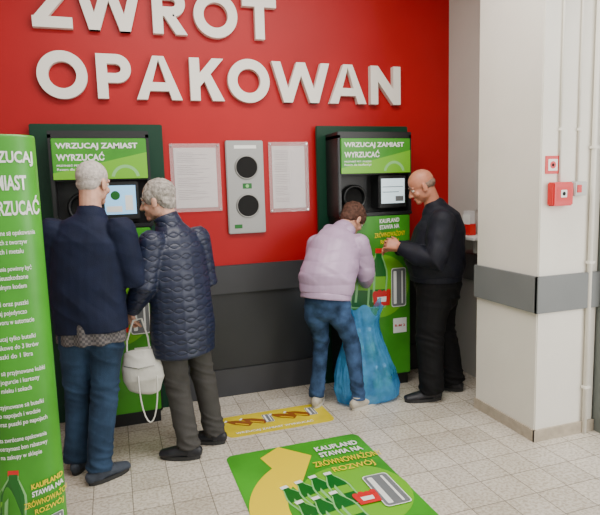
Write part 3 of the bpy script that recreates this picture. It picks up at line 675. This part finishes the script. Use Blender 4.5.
P4,L4=person(dict(base=(2.30,-.60),F=(-.86,.51),label='balding man in black jacket and black trousers',skin='skinred',
 head=(-.03,.125,1.60),hdir=(-.15,.88,-.45),neck=(0,.03,1.44),
 torso=[(0.0,.02,.93,.21,.20),(.0,.02,1.0,.23,.22),(.0,.01,1.14,.235,.215),(0,-.01,1.28,.225,.185),(0,-.01,1.37,.18,.14),(0,.02,1.445,.09,.085)],
 belly=((0,.09,1.07),(.17,.17,.15)),waist=.14,hemband=True,collar=.03,
 arm_l=[(-.19,-.02,1.34),(-.275,.04,1.07),(-.19,.28,1.17)],arm_r=[(.185,.0,1.34),(.25,.07,1.10),(.04,.30,1.13)],
 hand_l=[(.15,.85,.25),(.8,.1,-.4),.9,1],hand_r=[(-.3,.9,.1),(-.6,-.1,-.5),.7,-1],
 leg_l=[(-.09,.03,.84),(-.115,.07,.48),(-.14,.05,.10)],leg_r=[(.09,-.02,.84),(.10,-.03,.48),(.09,-.12,.10)],
 toe_l=(-.35,1),toe_r=(.3,.95),hipw=(.19,.185),legrad=[.122,.110,.102,.096,.092],trs='blacktrs',jkt='blackcloth',slv=[.105,.10,.092,.08,.055],fold=.012,
 hair=[((0,-.045,-.002),(.0725,.064,.046)),((-.05,-.022,.0),(.0265,.043,.03)),((.05,-.022,.0),(.0265,.043,.03))],hairm='hairs',hnoise=.0015,shoe='shoe',sole='sole',shoek=1.15))
# ------------------------------------------------------------ handbag
hb=empty('handbag',(.10,-.87,.43),'cream leather handbag with long strap','handbag')
sd=V((.95,-.3,0)).normalized();fb=V((-.3,-.95,0)).normalized()
bm=bmesh.new();tube(bm,[sd*.01+V((0,0,.03)),sd*.012+V((0,0,.09)),V((0,0,.16)),-sd*.005+V((0,0,.215)),-sd*.01+V((0,0,.25))],[(.10,.04),(.125,.055),(.12,.05),(.105,.032),(.09,.016)],V((.95,-.3,0)),28)
def hbf(c):
    return .007*noise.noise(c*8)+.005*max(0,1-abs(noise.noise(V((c.x*7,c.y*7,c.z*12))))*3)*max(0,c.z-.05)*4
hbody=mesh_obj('body',remesh(bm,.005,3,hbf),'bagw',hb,smooth=True)
bm=bmesh.new();tube(bm,[-sd*.08+V((0,0,.22)),-sd*.075+V((0,0,.32)),-sd*.03+V((0,.01,.44)),sd*.02+V((0,.01,.45)),sd*.05+V((0,0,.34)),sd*.06+V((0,0,.22))],[.006]*6,V((0,1,0)),10);mesh_obj('handle',tomesh(bm),'bagw',hb,smooth=True)
bm=bmesh.new();pts=[sd*(.05+.055*math.cos(t))+fb*.06+V((0,0,.12-.28*math.sin(t))) for t in [math.pi*i/12 for i in range(13)]];tube(bm,pts,[.0045]*13,V((0,1,0)),8);mesh_obj('strap',tomesh(bm),'bagw',hb,smooth=True)
bm=bmesh.new();tube(bm,[-sd*.09+fb*.042+V((0,0,.18)),fb*.056+V((0,0,.165)),sd*.09+fb*.042+V((0,0,.18))],[.003]*3,V((0,0,1)),8);mesh_obj('zip',tomesh(bm),'chrome',hb,smooth=True)
# ------------------------------------------------------------ blue bag with bottles
BX,BY=1.755,-.50
bb=empty('plastic_bag',(BX,BY,0),'translucent blue plastic bag full of empty bottles on tiles','plastic bag')
prof=[(0.004,.20),(.02,.25),(.10,.265),(.22,.245),(.34,.205),(.45,.165),(.54,.14),(.60,.135),(.66,.15),(.72,.18)]
bm=bmesh.new();n=140;rings=[]
zs=[.004+i*.0105 for i in range(69)]
def rad(z):
    for (z0,r0),(z1,r1) in zip(prof,prof[1:]):
        if z<=z1: return r0+(r1-r0)*(z-z0)/(z1-z0)
    return prof[-1][1]
def rdg(p): return max(0,1-abs(noise.noise(p))*4)
for z in zs:
    rings.append([])
    for i in range(n):
        t=2*math.pi*i/n;c,s=math.cos(t),math.sin(t);g=min(1,z/.5)
        r=rad(z)*(1+.07*noise.noise(V((c*2,s*2,z*4)))+.11*g*noise.noise(V((c*4.5+z*.5,s*4.5,z*1.2)))+.07*g*rdg(V((c*5+z,s*5,z*1.5)))+.05*(1-g)*rdg(V((c*3-z*3,s*3,z*6)))-.02)
        zz2=z+(.03*math.sin(t*3+1)+.02*math.sin(t*7) if z>.6 else 0)*(z-.6)/.1
        rings[-1].append(bm.verts.new((r*c-.06*(z/.66),r*.58*s,zz2)))
for A,B in zip(rings,rings[1:]):
    for i in range(n):bm.faces.new((A[i],A[(i+1)%n],B[(i+1)%n],B[i]))
bm.faces.new(rings[0][::-1])
mesh_obj('bag_film',tomesh(bm),'bagfilm',bb,smooth=True)
def bottle_mesh(h=.26,r=.036):
    bm=bmesh.new();pr=[(.0,.02),(.004,r*.9),(.02,r),(.30*h,r*.93),(.36*h,r),(.62*h,r),(.75*h,r*.75),(.87*h,.014),(.93*h,.0135)]
    rg=[[bm.verts.new((rr*math.cos(2*math.pi*i/16),rr*math.sin(2*math.pi*i/16),z)) for i in range(16)] for z,rr in pr]
    for A,B in zip(rg,rg[1:]):
        for i in range(16):bm.faces.new((A[i],A[(i+1)%16],B[(i+1)%16],B[i]))
    bm.faces.new(rg[0][::-1]);bm.faces.new(rg[-1]);return tomesh(bm)
bmh=bottle_mesh();cb=bmesh.new();bmesh.ops.create_cone(cb,cap_ends=True,segments=16,radius1=.016,radius2=.015,depth=.02,matrix=Matrix.Translation((0,0,.25)));cm=tomesh(cb);cm.materials.append(M['white'])
lb=bmesh.new();tube(lb,[(0,0,.09),(0,0,.155)],[.0368,.0368],n=20,round0=False,round1=False);lm=tomesh(lb);lm.materials.append(M['lgreen'])
bmh.materials.append(M['petc'])
for i,(x,y,z,rx,ry) in enumerate([(-.12,-.03,.02,.05,.05),(.06,-.07,.02,-.05,-.1),(.17,-.02,.02,.05,-.2),(-.03,.04,.02,.05,0),(-.09,.0,.30,.05,.05),(.02,-.02,.30,-.05,-.05)]):
    o=bpy.data.objects.new('plastic_bottle',bmh);col.objects.link(o);o.location=(BX+x,BY+y,z);o.rotation_euler=(rx,ry,0)
    tag(o,'empty green plastic bottle inside the blue bag','bottle','bottles in the blue bag')
    for nm,me in (('cap',cm),('label_wrap',lm)):
        c=bpy.data.objects.new(nm,me);col.objects.link(c);c.parent=o
# ------------------------------------------------------------ lights
def area(name,loc,rot,sx,sy,e,c=(1,1,1)):
    l=bpy.data.lights.new(name,'AREA');l.shape='RECTANGLE';l.size=sx;l.size_y=sy;l.energy=e;l.color=c
    o=bpy.data.objects.new(name,l);col.objects.link(o);o.location=loc;o.rotation_euler=rot;return o
area('ceiling_light',(.9,-1.8,3.55),(0,0,0),2.4,.8,100,(1,.96,.90))
area('ceiling_light',(.6,-4.6,3.55),(0,0,0),3,1.2,65,(1,.96,.90))
area('window_light',(3.9,-4.6,1.9),(math.radians(90),0,math.radians(48)),2.5,2.4,130,(1,.985,.96))
w=bpy.data.worlds.new('w');sc.world=w;w.use_nodes=True
w.node_tree.nodes['Background'].inputs[0].default_value=(1,.99,.96,1);w.node_tree.nodes['Background'].inputs[1].default_value=.85
# ------------------------------------------------------------ camera
cam=bpy.data.cameras.new('camera');co=bpy.data.objects.new('camera',cam);col.objects.link(co);sc.camera=co
cam.sensor_fit='HORIZONTAL';cam.sensor_width=36;cam.lens=36*555.74/600;cam.clip_start=.05
psi,th,rh=.3221,.1260,.0291
fwd=V((math.sin(psi)*math.cos(th),math.cos(psi)*math.cos(th),-math.sin(th)))
right=V((math.cos(psi),-math.sin(psi),0));upv=right.cross(fwd)
r2=right*math.cos(rh)-upv*math.sin(rh);u2=upv*math.cos(rh)+right*math.sin(rh)
co.matrix_world=Matrix((( r2.x,u2.x,-fwd.x,0),(r2.y,u2.y,-fwd.y,-4.2017),(r2.z,u2.z,-fwd.z,1.62),(0,0,0,1)))
